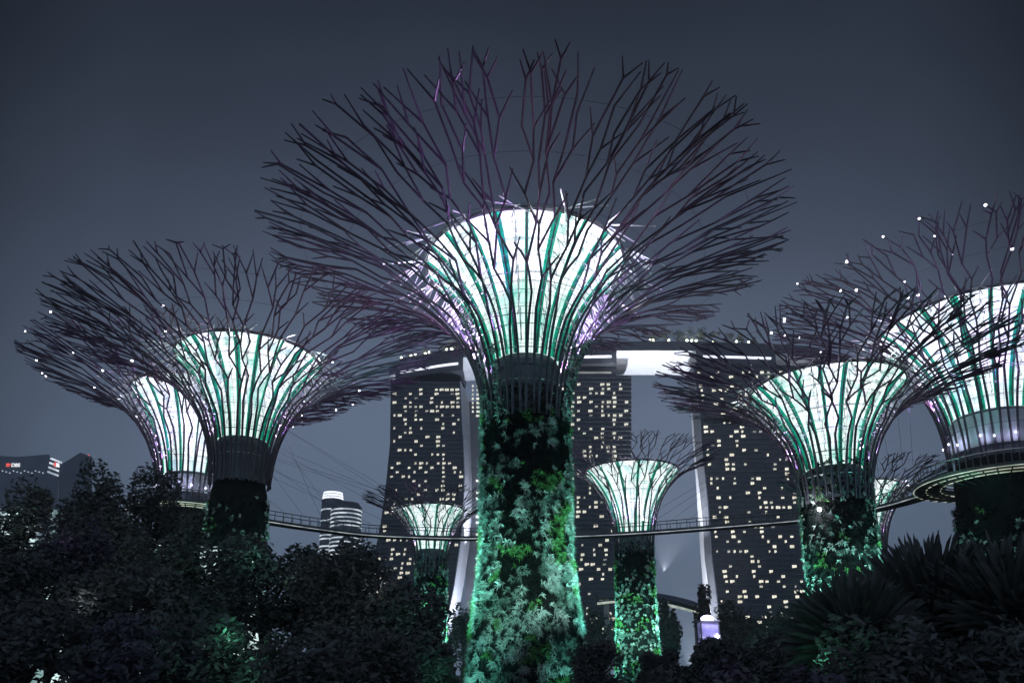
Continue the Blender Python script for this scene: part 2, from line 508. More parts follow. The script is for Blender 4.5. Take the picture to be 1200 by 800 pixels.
            if mi == 3:
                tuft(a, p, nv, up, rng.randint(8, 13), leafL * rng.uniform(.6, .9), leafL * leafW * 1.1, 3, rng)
            else:                                         # bromeliads and ferns stand proud of the carpet
                tuft(a, p + nv * rng.uniform(.15, .4) * leafL, nv, up, rng.randint(9, 15) + (8 if leafW < .05 else 0), leafL * (1.35 if big else 1) * rng.uniform(.75, 1.15), leafL * leafW * 1.15, mi, rng)
            nn += 1
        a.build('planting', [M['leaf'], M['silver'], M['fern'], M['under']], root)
    # floodlights at the foot graze the planting; lamps inside the crown wash the rods
    cd = Vector((-x, -y, 0)).normalized(); sd = Vector((-cd.y, cd.x, 0))
    P = trunkpow * tr / 4.3
    TEAL = (.20, 1.0, .80)
    for a_, d_, zt_, pw, col in ((1.36, 9, .50, 1.7, TEAL), (-1.36, 9, .50, 1.7, TEAL), (1.15, 12, .72, .55, TEAL), (-1.15, 12, .72, .55, TEAL),
                                 (.45, 12, .50, .42, (.55, 1.0, .90)), (-.35, 13, .42, .42, (.34, 1.0, .78)),
                                 (.8, 9, .10, .20, TEAL), (-.8, 9, .12, .20, TEAL)):
        pos = cd * (tb + d_) * math.cos(a_) + sd * (tb + d_) * math.sin(a_) + Vector((0, 0, .6))
        spot('floodlight', root, pos, Vector((0, 0, z1 * zt_)), 30000 * pw * P, col, 38, .8)
    for k in range(12):
        th = 2 * PI * (k + .4) / 12
        point('rim_lamp', root, pol(rm + 1.5, th, zm - .4), 95 * (Rr / 22) ** 2 * rim, (.80, 1.0, .96) if k % 2 else (.86, .9, 1.0), .12)
    VIO = (.60, .28, 1.0)
    for k in range(9):
        th = 2 * PI * (k + .2) / 9
        r_, z_ = bez(Ps, .16); ri, zi = bez(Pm, .05)
        rr = (r_ + ri) * .5
        col = (VIO, (.9, .5, .95), (.62, .45, 1.0))[k % 3]
        r2, z2 = bez(Ps, .5)
        spot('crown_lamp', root, pol(r_ - .15, th, max(z_, zi) + .6), pol(r2, th, z2 - 1.0), 4200 * purple * (Rr / 22) ** 2, col, 95, .8, .2)
    return root, Ps

T1 = supertree(1.2, 62, 3.5, 4.9, 38.1, 8.9, 39.4, 22.9, 'largest supertree in the centre with a thick trunk covered in lush teal-lit plants', 12,
               nprim=44, rod=.118, thr=1.02, nrib=22, foliage=(.2, 25.5, 21000), leafL=.50, leafW=.036, under=.84, gapl=-.30, rim=1.6, neck=(2.9, 28.6), zb_f=.60, skew=-PI / 2 + .72, purple=3.0, trunkpow=1.25)
T2 = supertree(-29.5, 78, 2.9, 3.3, 36.0, 7.6, 37.9, 20.0, 'supertree with white-lit funnel whose canopy overlaps the violet-lit one on the left', 22,
               nprim=40, nrib=20, foliage=(.2, 20, 1800), leafL=.42, leafW=.12, neck=(2.6, 26.6), trunkpow=.8, purple=.7)
T3 = supertree(-41, 92, 3.7, 4.1, 37.2, 8.0, 39.6, 20.0, 'leftmost supertree with violet glow at its neck, half hidden behind the neighbouring canopy', 33,
               nprim=40, nrib=14, foliage=(.2, 19, 400), leafL=.5, mem='membrane_pale', bulbs=46, drum=True, neck=(3.3, 26.4), trunkpow=.35, purple=1.3)
T4 = supertree(30.5, 68, 2.9, 3.1, 28.6, 6.9, 30.4, 16.0, 'shorter supertree with leafy green trunk and a bright star lamp below its funnel', 44,
               nprim=34, nrib=20, foliage=(.2, 21, 3200), leafL=.40, leafW=.11, neck=(2.5, 20.6), trunkpow=1.5, purple=.8, thr=.98, rod=.105)
T5 = supertree(52.5, 77, 4.5, 4.9, 39.5, 10.2, 42.6, 21.5, 'supertree cut off by the right edge, its crown dotted with small white lamps', 55,
               nprim=40, nrib=20, foliage=(.2, 19.5, 3200), leafL=.45, leafW=.09, mem='membrane_pale', bulbs=75, drum=True, neck=(4.0, 29.0), trunkpow=.7, purple=1.5)
T6 = supertree(59.3, 122, 2.4, 2.6, 32.6, 5.5, 34.6, 13.5, 'distant supertree peeking out behind the leafy trunk of the shorter supertree', 66,
               nprim=26, nrib=12, foliage=(.2, 22, 300), leafL=.45, detail=0, trunkpow=.5, purple=.5, rod=.125, thr=1.3)
T7 = supertree(19, 114, 2.7, 3.3, 33.0, 7.2, 35.5, 13.5, 'small supertree right of the thick central trunk in front of the gap between towers', 77,
               nprim=26, nrib=14, foliage=(.2, 21.5, 3600), leafL=.45, leafW=.14, detail=0, neck=(2.2, 23.0), trunkpow=2.2, purple=1.1, rod=.10, thr=1.2)
T8 = supertree(-14, 128, 2.4, 2.6, 30.0, 5.3, 32.0, 12.2, 'smallest supertree left of the central trunk with a low fan of white light', 88,
               nprim=24, nrib=12, foliage=(.2, 21.5, 3200), leafL=.45, leafW=.15, neck=(2.3, 22.9), trunkpow=2.6, purple=.6, rod=.10, thr=1.2)
# the star lamp on the shorter supertree's trunk, climbers hanging on the central crown's rods
r4 = T4[0]
a = MB(); a.lathe([(.01, -.2), (.14, -.14), (.2, 0), (.14, .14), (.01, .2)], 10)
o = a.build('star_lamp', M['bulb'], r4, True); o.location = (-2.5, -2.0, 16.4)
point('star_light', r4, (-3.1, -2.5, 16.4), 500, (.9, .95, 1.0), .15)
rng = random.Random(5)
a = MB()
for th, s0, s1 in ((-PI / 2 - .95, -.02, .36), (-PI / 2 - .62, -.02, .22), (-PI / 2 + 1.25, .0, .42), (-PI / 2 + .95, .0, .30)):
    for k in range(70):
        s = rng.uniform(s0, s1)
        r_, z_ = bez(T1[1], max(s, 0)); z_ += min(s, 0) * 40
        p = pol(r_ + rng.uniform(-.1, .3), th + rng.uniform(-.05, .05), z_)
        tuft(a, p, Vector((math.cos(th), math.sin(th), 0)), Vector((0, 0, 1)), 5, .45, .06, rng.randint(0, 1), rng)
a.build('climber', [M['leaf'], M['silver']], T1[0])
for th, z_ in ((-PI / 2 - .95, 20), (-PI / 2 + 1.2, 20)):
    spot('climber_light', T1[0], pol(9.0, th, 15), pol(4.6, th, 29), 2600, (.12, 1.0, .68), 60, .8)

# ------------------------------------------------------------------ skyway
sw = empty('skyway', (0, 0, 0), 'long curved aerial walkway hanging between the two tallest side supertrees', 'walkway')
ZS = 22.0
ctr = [(-39.5, 88.5), (-37.0, 92.5), (-33.5, 97.5), (-28, 103), (-21.4, 107.8), (-11.7, 110.2), (-5, 110.6), (4, 109.8), (12.6, 108.2), (20, 105.9), (27.6, 102.6),
       (34, 99.6), (38.8, 97), (43.7, 92.7), (46.4, 87.6), (47.6, 83)]
def cr_pts(P, n):
    o_ = []
    P = [Vector((p[0], p[1], 0)) for p in P]
    P = [P[0] * 2 - P[1]] + P + [P[-1] * 2 - P[-2]]
    for i in range(1, len(P) - 2):
        for k in range(n):
            t = k / n
            a_, b_, c_, d_ = P[i - 1], P[i], P[i + 1], P[i + 2]
            o_.append(.5 * ((2 * b_) + (c_ - a_) * t + (2 * a_ - 5 * b_ + 4 * c_ - d_) * t * t + (3 * b_ - a_ - 3 * c_ + d_) * t ** 3))
    o_.append(P[-2])
    return o_
path = cr_pts(ctr, 6)
def offs(pts, w):
    o_ = []
    for i, p in enumerate(pts):
        d = (pts[min(i + 1, len(pts) - 1)] - pts[max(i - 1, 0)]).normalized()
        o_.append(p + Vector((-d.y, d.x, 0)) * w)
    return o_
def ribbon(mb, A, B, z0, z1, m=0):
    for i in range(len(A) - 1):
        a0, a1, b0, b1 = A[i], A[i + 1], B[i], B[i + 1]
        up, dn = Vector((0, 0, z1)), Vector((0, 0, z0))
        mb.quad(a0 + up, a1 + up, b1 + up, b0 + up, m); mb.quad(a0 + dn, b0 + dn, b1 + dn, a1 + dn, m)
        mb.quad(a0 + dn, a1 + dn, a1 + up, a0 + up, m); mb.quad(b0 + dn, b0 + up, b1 + up, b1 + dn, m)
def posts(parent, P, h_, r_):
    a = MB(); a.tube([(0, 0, 0), (0, 0, h_)], r_, 4)
    o_ = a.build('post', M['rail'], parent)
    for k, p in enumerate(P):
        q = o_ if k == 0 else o_.copy()
        if k: C.objects.link(q); q.parent = parent
        q.location = (p.x, p.y, ZS)
near, far = offs(path, -1.15), offs(path, 1.15)
d = MB(); ribbon(d, near, far, ZS - .38, ZS)
dk = d.build('deck', M['deck'], sw)
e = MB(); ribbon(e, offs(path, -1.27), offs(path, -1.16), ZS - .46, ZS - .36)
e.build('led_edge', M['walkwhite'], sw)
for side, P in (('near', near), ('far', far)):
    a = MB(); a.tube([p + Vector((0, 0, ZS + 1.15)) for p in P], .06, 5)
    rl = a.build('handrail', M['rail'], sw)
    posts(rl, P, 1.15, .05)
def ring_deck(cx, cy, r0, r1, a0, a1, n, lightm):
    ang = [a0 + (a1 - a0) * k / n for k in range(n + 1)]
    inn = [Vector((cx + r0 * math.cos(t), cy + r0 * math.sin(t), 0)) for t in ang]
    ou = [Vector((cx + r1 * math.cos(t), cy + r1 * math.sin(t), 0)) for t in ang]
    d = MB(); ribbon(d, inn, ou, ZS - .38, ZS); d.build('ring_deck', M['deck'], sw)
    for rr, zz in ((r1 + .12, ZS - .42), ((r0 + r1) / 2 + .3, ZS - .44), (r0 + .3, ZS - .44)):
        e = MB(); e.tube([Vector((cx + rr * math.cos(t), cy + rr * math.sin(t), zz)) for t in ang], .05, 4)
        e.build('led_line', M[lightm], sw)
    a = MB(); a.tube([p + Vector((0, 0, ZS + 1.2)) for p in ou], .07, 5)
    rl = a.build('handrail', M['rail'], sw)
    e = MB(); e.tube([Vector((cx + (r1 - .1) * math.cos(t), cy + (r1 - .1) * math.sin(t), ZS + 1.28)) for t in ang], .035, 4)
    e.build('rail_light', M['walkwhite'], rl)
    posts(rl, ou[:-1], 1.2, .05)
    a = MB()                                     # ribs under the ring
    for t in ang[::2]:
        a.tube([Vector((cx + (r0 - .6) * math.cos(t), cy + (r0 - .6) * math.sin(t), ZS - 1.0)), Vector((cx + r1 * math.cos(t), cy + r1 * math.sin(t), ZS - .5))], .07, 4)
    a.build('bracket', M['deck'], sw)
ring_deck(-41, 92, 4.7, 7.0, -PI, PI, 72, 'walklight')
ring_deck(52.5, 77, 5.5, 8.3, -PI, PI, 80, 'walklight')
# fine suspension cables fanning down to the walkway
def cables(x, y, zr, targets):
    a = MB()
    for tx, ty, ox, oy in targets:
        a.tube([(x + ox, y + oy, zr), (tx, ty, ZS + 1.1)], .022, 3)
    a.build('suspension_cable', M['rail'], sw)
cables(-41, 92, 36, [(p.x, p.y, 9 * math.cos(i), 6 + 3 * math.sin(i)) for i, p in enumerate(path[7:40:2])])
cables(52.5, 77, 38, [(p.x, p.y, -8 + 2 * math.cos(i), 6 + 3 * math.sin(i)) for i, p in enumerate(path[52:90:2])])

# ------------------------------------------------------------------ hotel towers and the roof deck across them
def edge(samples, Y):
    """list of (u, v) down an edge -> function z -> x"""
    P = [at(u, v, Y) for u, v in samples]
    P.sort(key=lambda p: p.z)
    def f_(z):
        if z <= P[0].z: a_, b_ = P[0], P[1]
        elif z >= P[-1].z: a_, b_ = P[-2], P[-1]
        else:
            for i in range(len(P) - 1):
                if P[i].z <= z <= P[i + 1].z:
                    a_, b_ = P[i], P[i + 1]; break
        return a_.x + (b_.x - a_.x) * (z - a_.z) / (b_.z - a_.z)
    return f_
FLOOR = 2.9
def hotel(label, Y, xl, xr, top, cols, seed, prob, depth=30, bl=None, br=None, ladder=None):
    rng = random.Random(seed)
    root = empty('hotel_tower', ((xl(0) + xr(0)) / 2, Y, 0), label, 'hotel tower', 'three hotel towers under the roof deck')
    cx = root.location.x
    bl = bl or xl; br = br or xr
    n = int(top / FLOOR)
    w = MB(); s = MB()
    for k in range(n + 1):
        z0, z1 = k * FLOOR, min((k + 1) * FLOOR, top)
        if z1 - z0 < .4: continue
        a0, a1, b0, b1 = xl(z0) - cx, xl(z1) - cx, xr(z0) - cx, xr(z1) - cx
        w.quad((a0, 0, z0), (b0, 0, z0), (b1, 0, z1), (a1, 0, z1))
        w.quad((b0, depth, z0), (a0, depth, z0), (a1, depth, z1), (b1, depth, z1))
        w.quad((a0, depth, z0), (a0, 0, z0), (a1, 0, z1), (a1, depth, z1))
        w.quad((b0, 0, z0), (b0, depth, z0), (b1, depth, z1), (b1, 0, z1))
        s.box(a0 + .02, b0 - .02, -.9, -.02, z0 - .16, z0 + .22)
    w.quad((xl(top) - cx, 0, top), (xr(top) - cx, 0, top), (xr(top) - cx, depth, top), (xl(top) - cx, depth, top))
    w.build('facade', M['facade'], root)
    s.build('balcony_edge', M['slabedge'], root)
    f_ = MB()
    for c in range(cols + 1):
        pts = []
        for k in range(0, n + 1, 4):
            z = k * FLOOR
            pts.append((xl(z) + (xr(z) - xl(z)) * (c / cols * .98 + .01) - cx, -.35, z))
        f_.tube(pts, .12, 4)
    f_.build('mullion', M['facade'], root)
    # lit rooms
    cells = []
    for k in range(8, n - 1):
        for c in range(cols):
            p = prob
            if noise.noise(Vector((c * .35, k * .22, seed))) > .08: p *= 1.25
            else: p *= .9
            if k > n - 9: p *= 1.7
            if ladder and c == ladder and k > n * .6: p = .6
            if rng.random() < p: cells.append((k, c))
            if cells and cells[-1] == (k - 1, c) and rng.random() < .4: cells.append((k, c))
    seen = []
    for q in cells:
        if q not in seen: seen.append(q)
    rng.shuffle(seen)
    big = seen[:100]; rest = seen[100:]
    protos = []
    for wv, hv, mm_ in ((1.75, 1.2, 'window'), (1.4, 1.25, 'window'), (.8, 1.3, 'window'), (1.9, 1.1, 'window_dim'), (1.55, 1.3, 'window')):
        pm = MB()
        pm.box(-wv / 2, -.08, -.10, -.012, -hv / 2, hv / 2); pm.box(.08, wv / 2, -.10, -.012, -hv / 2 + rng.uniform(0, .5), hv / 2)
        protos.append((pm, mm_))
    made = {}
    def wpos(k, c):
        z = (k + .56) * FLOOR
        a_, b_ = xl(z) - cx, xr(z) - cx
        return a_ + (b_ - a_) * ((c + .5) / cols * .96 + .02) + (.35 if k % 3 == 0 else 0), z
    wts = (5, 4, 2, 2, 4)
    for k, c in big:
        i = rng.choices(range(5), wts)[0]
        x_, z_ = wpos(k, c)
        if i not in made:
            made[i] = protos[i][0].build('window', M[protos[i][1]], root); o_ = made[i]
        else:
            o_ = made[i].copy(); C.objects.link(o_); o_.parent = root
        o_.location = (x_, 0, z_)
    if rest:
        st = MB()
        for k, c in rest:
            x_, z_ = wpos(k, c); wv = rng.choice((2.5, 2.0, 1.1)); 
            st.box(x_ - wv / 2, x_ - .08, -.10, -.012, z_ - .8, z_ + .8); st.box(x_ + .08, x_ + wv / 2, -.10, -.012, z_ - .8 + rng.uniform(0, .5), z_ + .8)
        tag(st.build('window', M['window'], root), kind='stuff')
    return root, cx
def endwall(root, cx, Y, e0, e1, y0, y1, top, n=24):
    """pale end wall from (e0 at depth y0) to (e1 at depth y1), 0.8 m thick skin standing off the facade"""
    w = MB()
    sg = 1
    for k in range(n):
        z0, z1 = top * k / n, top * (k + 1) / n
        A0, A1 = (e0(z0) - cx, y0, z0), (e0(z1) - cx, y0, z1)
        B0, B1 = (e1(z0) - cx, y1, z0), (e1(z1) - cx, y1, z1)
        w.quad(A0, B0, B1, A1)
        w.quad((A0[0] * 1.0 - .6 * (1 if e1(z0) > e0(z0) else -1), y0 + .02, z0), A0, A1, (A1[0] - .6 * (1 if e1(z1) > e0(z1) else -1), y0 + .02, z1))
    w.build('end_wall', M['endwall'], root)

YA, YB, YC = 452.0, 436.0, 424.0
aL = edge([(458, 448), (457, 520), (452, 570), (445, 620), (430, 690), (405, 786)], YA)
aR = edge([(540, 444), (542, 490), (544, 520), (545, 560), (543, 600), (541, 630), (532, 690), (512, 786)], YA)
aE = edge([(549, 452), (551, 500), (553, 560), (553, 600), (550, 640), (542.6, 690), (524, 786)], YA + 34)
topA = at(500, 447, YA).z
tA, cxa = hotel('left hotel tower, wide dark facade flaring at its foot, many lit rooms', YA, aL, aR, topA, 13, 101, .29, depth=33.9, ladder=9)
endwall(tA, cxa, YA, aR, aE, -.9, 34, topA)
# the rear slab of the left tower seen past its end wall
rL = edge([(546, 450), (546, 786)], YA + 36); rR = edge([(566, 450), (563, 560), (561, 620), (556, 690), (540, 786)], YA + 36)
rs = MB(); n = 60
for k in range(n):
    z0, z1 = topA * k / n, topA * (k + 1) / n
    x0, x1, x2, x3 = rL(z0) - cxa, rR(z0) - cxa, rR(z1) - cxa, rL(z1) - cxa
    rs.quad((x0, 36, z0), (x1, 36, z0), (x2, 36, z1), (x3, 36, z1))
    rs.quad((x1, 36, z0), (x1 + 1.5, 60, z0), (x2 + 1.5, 60, z1), (x2, 36, z1), 1)
rs.build('rear_slab', [M['facade'], M['endwall']], tA)
for k in range(26):
    v = 452 + k * 5 if k < 8 else 500 + k * 7
    if k in (8, 10, 13, 14, 17, 20, 21): continue
    for u in ((554, 560.5) if k < 7 else (560,)):
        p = at(u, v, YA + 35.9); a = MB()
        wv = 1.1 if u == 554 else 2.6
        a.box(-wv / 2, wv / 2, -.1, 0, -.75, .75)
        o = a.build('window', M['window'], tA); o.location = (p.x - cxa, 35.9, p.z)

bL = edge([(596, 430), (590, 786)], YB)
bR = edge([(740, 432), (740, 600), (737, 650), (729, 700), (716, 786)], YB)
topB = at(700, 440, YB).z
tB, cxb = hotel('middle hotel tower behind the central trunk, its top floors brightly lit', YB, bL, bR, topB, 20, 202, .27, ladder=17)
a = MB()
p0, p1 = at(640, 421, YB), at(722, 421, YB)
a.box(p0.x - cxb, p1.x - cxb, 2, 26, topB + .02, p0.z); a.build('crown_block', M['fascia'], tB)
a = MB(); a.box(p0.x - cxb, p1.x - cxb - 3, 1.7, 1.98, topB + 2.2, topB + 3.4); a.build('crown_window', M['window_dim'], tB)

cL = edge([(812, 432), (819.5, 480), (823, 530), (828, 570), (831, 600), (834, 650), (840, 695), (851, 786)], YC)
cR = edge([(951, 432), (958, 600), (966, 695), (975, 786)], YC)
cE0 = edge([(808.5, 432), (815.2, 480), (819, 530), (822.5, 570), (825, 600), (828.7, 650), (833.5, 695), (844, 786)], YC + 16)
cE1 = edge([(807, 432), (813.2, 480), (817, 530), (820.7, 570), (823, 600), (827, 650), (830.7, 695), (841, 786)], YC + 20)
cE2 = edge([(803, 432), (809.5, 480), (813, 530), (816, 570), (817.5, 600), (821, 650), (824.5, 695), (835, 786)], YC + 36)
topC = at(850, 428, YC).z
tC, cxc = hotel('right hotel tower with two pale legs along its left end', YC, cL, cR, topC, 18, 303, .23, depth=15.9)
endwall(tC, cxc, YC, cL, cE0, -.9, 16, topC)
endwall(tC, cxc, YC, cE1, cE2, 20, 36, topC)
rs = MB()
for k in range(40):
    z0, z1 = topC * k / 40, topC * (k + 1) / 40
    rs.quad((cE1(z0) - cxc, 20.05, z0), (cR(z0) - cxc, 20.05, z0), (cR(z1) - cxc, 20.05, z1), (cE1(z1) - cxc, 20.05, z1))
rs.build('rear_slab', M['facade'], tC)

# roof deck: a long boat-shaped hull lying across the three towers
sp = empty('roof_deck', (0, 440, 0), 'long boat-shaped deck with pale glowing underside across the tower tops', 'roof deck')
fl = [(453, 434), (470, 430), (520, 421.5), (567, 416), (620, 413), (660, 412), (715, 411), (765, 410.5), (815, 411), (860, 412), (905, 413.5), (950, 416), (990, 419)]
ZD = 199.0
front = [atz(u, v, ZD) for u, v in fl]
sec = [(0, 6.2), (0, 0), (3.5, -2.6), (10, -4.6), (18, -5.2), (26, -4.6), (33, -2.4), (36, 0), (36, 6.2)]
def hullpt(i, t, dz):
    f_ = 1.0
    if i == 0: f_ = .45
    if i == len(front) - 1: f_ = .5
    p = front[i]
    mid = 18
    tt = mid + (t - mid) * f_
    return Vector((p.x, p.y + tt - 440, ZD + dz * (f_ if dz < 0 else 1)))
h = MB(); fa = MB()
for i in range(len(front) - 1):
    for j in range(len(sec) - 1):
        q = [hullpt(i, *sec[j]), hullpt(i + 1, *sec[j]), hullpt(i + 1, *sec[j + 1]), hullpt(i, *sec[j + 1])]
        (fa if j in (0, len(sec) - 2) else h).quad(*q)
    q = [hullpt(i, 0, 6.2), hullpt(i + 1, 0, 6.2), hullpt(i + 1, 36, 6.2), hullpt(i, 36, 6.2)]
    fa.quad(*[v - Vector((0, 0, 1.2)) for v in q])
for i in (0, len(front) - 1):
    k = len(h.v)
    for s_ in sec: h.v.append(hullpt(i, *s_))
    h.f.append(tuple(range(k, k + len(sec)))); h.m.append(0)
h.build('hull', M['hull'], sp, True)
fa.build('fascia', M['fascia'], sp)
def on_front(u, t, dz):
    for i in range(len(fl) - 1):
        if fl[i][0] <= u <= fl[i + 1][0]:
            f_ = (u - fl[i][0]) / (fl[i + 1][0] - fl[i][0])
            return hullpt(i, t, dz).lerp(hullpt(i + 1, t, dz), f_)
# dark soffit boxes over each tower with a line of light under them
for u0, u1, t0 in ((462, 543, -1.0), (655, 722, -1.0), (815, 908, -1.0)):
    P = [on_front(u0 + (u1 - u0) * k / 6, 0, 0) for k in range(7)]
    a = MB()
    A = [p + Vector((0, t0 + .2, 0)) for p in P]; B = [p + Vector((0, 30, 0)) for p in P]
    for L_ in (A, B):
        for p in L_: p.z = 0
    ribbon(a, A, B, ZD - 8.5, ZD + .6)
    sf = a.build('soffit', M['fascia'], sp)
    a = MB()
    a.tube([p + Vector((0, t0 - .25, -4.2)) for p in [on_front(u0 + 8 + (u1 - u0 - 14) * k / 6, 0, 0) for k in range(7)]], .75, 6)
    a.build('glow_strip', M['strip'], sf)
# lamps under the hull between the towers
for u, pw in ((549, 1.0), (562, .8), (718, 1.3), (735, 1.2), (760, 1.1), (785, 1.0), (806, 1.1), (925, 1.0), (950, .9), (456, .35)):
    p = on_front(u, -7, -13)
    spot('hull_lamp', sp, p, p + Vector((0, 9, 11)), 3000 * pw, (.88, .93, 1.0), 110, .8, .5)
# floodlights at the foot of the end walls
for X, Yp, Z, tx, ty, tz, pw, col in ((-22, 455, 4, -27, 470, 90, 300000, (.75, .82, 1)), (-18, 462, 70, -24, 474, 150, 190000, (.75, .82, 1)),
                                 (100, 425, 4, 114, 434, 80, 420000, (.86, .9, 1)), (88, 428, 60, 108, 440, 140, 300000, (.86, .9, 1))):
    spot('wall_floodlight', tC if X > 0 else tA, Vector((X, Yp, Z)) - Vector((cxc if X > 0 else cxa, (YC if X > 0 else YA), 0)),
         Vector((tx, ty, tz)) - Vector((cxc if X > 0 else cxa, (YC if X > 0 else YA), 0)), pw * (2.6 if X > 0 else 1.7), col, 80, .8, .5)
for o in list(sp.children):
    pass
for t_, Yt in ((tA, YA), (tB, YB), (tC, YC)):
    t_.location.y = Yt

# rooftop trees and the lamps among them
rng = random.Random(9)
rt = [(478, 6, 1), (497, 7, 1), (518, 9, 1), (530, 10, 1), (541, 9, 1), (553, 11, 1), (764, 11, 1), (775, 13, 1), (787, 12, 1), (803, 12, 1), (815, 13, 1), (826, 12, 1), (842, 10, 1), (858, 9, 1), (872, 8, 1), (886, 7, 1)]
def crown(mb, c, rx, ry, rz, n, leaf, rng, clumps=14, mi=(0,)):
    cs = []
    for _ in range(clumps):
        d = Vector((rng.gauss(0, 1), rng.gauss(0, 1), rng.gauss(0, 1))).normalized() * rng.uniform(.35, .95)
        cs.append((Vector((c[0] + d.x * rx, c[1] + d.y * ry, c[2] + d.z * rz)), rng.uniform(.28, .48), rng.choice(mi)))
    for _ in range(n):
        q, rr, m_ = rng.choice(cs)
        d = Vector((rng.gauss(0, 1), rng.gauss(0, 1), rng.gauss(0, 1)))
        d = d.normalized() * rng.uniform(.3, 1.0) ** .6
        p = q + Vector((d.x * rx * rr, d.y * ry * rr, d.z * rz * rr * .9))
        a = Vector((rng.uniform(-1, 1), rng.uniform(-1, 1), rng.uniform(-.7, .5))).normalized()
        b = a.cross(Vector((rng.uniform(-1, 1), rng.uniform(-1, 1), rng.uniform(-1, 1)))).normalized()
        l = leaf * rng.uniform(.6, 1.3)
        mb.quad(p - a * l, p + b * l * .42, p + a * l, p - b * l * .42, m_)
for i, (u, hh, _) in enumerate(rt):
    p = on_front(u, 6, 5.0) + Vector((0, 440, 0)); p.y += 0
    t = empty('rooftop_tree', p, 'small bushy tree growing along the edge of the high roof deck', 'tree', 'trees on the roof deck')
    a = MB(); a.tube([(0, 0, 0), (.2, 0, hh * .5)], [.3, .15], 5); a.build('trunk', M['bark'], t)
    a = MB(); crown(a, (0, 0, hh * .75), hh * .5, hh * .45, hh * .42, 420, .55, rng, 8); a.build('crown', M['darkleaf'], t)
for u in (470, 481, 486, 497, 502, 523, 529, 547, 553, 763, 768, 786, 806, 812, 817, 839, 866, 879):
    p = on_front(u + rng.uniform(-1, 1), 2.5, 5.0) + Vector((0, 440, 0))
    t = empty('garden_lamp', p, 'small pale lamp glowing among the trees on the roof deck', 'lamp', 'lamps on the roof deck')
    a = MB(); a.tube([(0, 0, 0), (0, 0, 2.2)], .12, 5); a.build('post', M['rail'], t)
    a = MB(); a.lathe([(.02, 2.2), (.6, 2.5), (.8, 3.0), (.6, 3.5), (.02, 3.8)], 8); a.build('globe', M['garden'], t, True)
    point('lamp_light', t, (0, -1.2, 3.2), 900, (.95, 1, .7), .3)

# ------------------------------------------------------------------ city beyond
def round_tower(u0, u1, vtop, Y, label, crown_h, seed, lit, bandm='cool', band_p=.8):
    rng = random.Random(seed)
    p0, p1 = at(u0, vtop, Y), at(u1, vtop, Y)
    r = (p1.x - p0.x) / 2; top = p0.z
    t = empty('office_tower', ((p0.x + p1.x) / 2, Y, 0), label, 'office tower', 'round office towers beyond the gardens')
    a = MB(); a.lathe([(r, 0), (r, top - crown_h), (r * .93, top - crown_h + .01), (r * .82, top)], 40, cap=True)
    a.build('wall', M['city'], t, True)
    k = 0; z = 6
    while z < top - crown_h - 3:
        if rng.random() < band_p:
            a = MB(); a.lathe([(r + .05, z), (r + .35, z), (r + .35, z + 1.6), (r + .05, z + 1.6)], 40)
            a.build('lit_floor', M[bandm], t)
        z += 4.6
    if lit:
        for k in range(3):
            zz = top - crown_h + crown_h * (k + .12) / 3; f_ = .93 - .11 * (k + .12) / 3
            a = MB(); a.lathe([(r * f_ + .2, zz), (r * f_ + .6, zz), (r * f_ + .45, zz + crown_h * .24), (r * f_ + .2, zz + crown_h * .24)], 40)
            a.build('crown_light', M['crownlight'], t)
    return t
round_tower(378, 403, 577, 900, 'round office tower with a glowing white tapered crown', 10, 1, True, 'cool', .3)
round_tower(389, 424, 590, 820, 'round office tower banded with lit floors from top to bottom', 4, 2, False, 'cool', .92)
round_tower(297, 307, 583, 1000, 'slim far tower beside the left supertree with a reddish lit top', 8, 3, True, 'cool', .5)
# low dark buildings far left
def prism(name, pts, Y, depth, m, parent=None, base=0.0):
    P = [at(u, v, Y) for u, v in pts]
    a = MB(); n = len(P)
    F = [Vector((p.x, Y, p.z)) for p in P]; Bk = [Vector((p.x * (Y + depth) / Y, Y + depth, p.z)) for p in P]
    i = len(a.v); a.v += F + Bk
    a.f.append(tuple(range(n))); a.m.append(0); a.f.append(tuple(range(2 * n - 1, n - 1, -1))); a.m.append(0)
    for k in range(n):
        k2 = (k + 1) % n
        a.f.append((k, n + k, n + k2, k2)); a.m.append(0)
    return a.build(name, m, parent)
def text(body, name, m, parent, p, size, yaw=0):
    cu = bpy.data.curves.new(name, 'FONT'); cu.body = body; cu.size = size; cu.extrude = .15; cu.align_x = 'LEFT'
    cu.offset = size * .02
    cu.materials.append(m)
    tmp = bpy.data.objects.new(name, cu); C.objects.link(tmp)
    me = bpy.data.meshes.new_from_object(tmp.evaluated_get(bpy.context.evaluated_depsgraph_get()))
    bpy.data.objects.remove(tmp)
    o_ = bpy.data.objects.new(name, me); C.objects.link(o_)
    o_.rotation_euler = (R(90), 0, yaw); o_.location = p
    if parent: o_.parent = parent
    return o_
YD = 1100.0
bk = empty('bank_building', (0, 0, 0), 'long low office block with a red and white rooftop bank sign', 'building')
prism('wall', [(-70, 552), (-70, 530), (20, 535), (58, 532), (54, 560), (54, 640), (-70, 640)], YD, 60, M['city'], bk)
p = at(7, 546.5, YD - 1)
a = MB(); a.box(0, 4.6, -.2, .1, 0, 5.2); a.box(5.2, 6.6, -.2, .1, 1, 4.6); lg = a.build('sign_emblem', M['red'], bk); lg.location = p
text('DBS', 'sign_lettering', M['white'], bk, at(13, 546.5, YD - 1), 7.6)
for k in range(12):
    a = MB(); q = at(2 + k * 4.3, 552 + (k % 3) * 1.2, YD - .5); a.box(0, 2.2, 0, .3, 0, 1.6); o = a.build('window', M['cool'], bk); o.location = q
gl = empty('glass_office', (0, 0, 0), 'tilted glass office end wall with lit floors and a red sign', 'building')
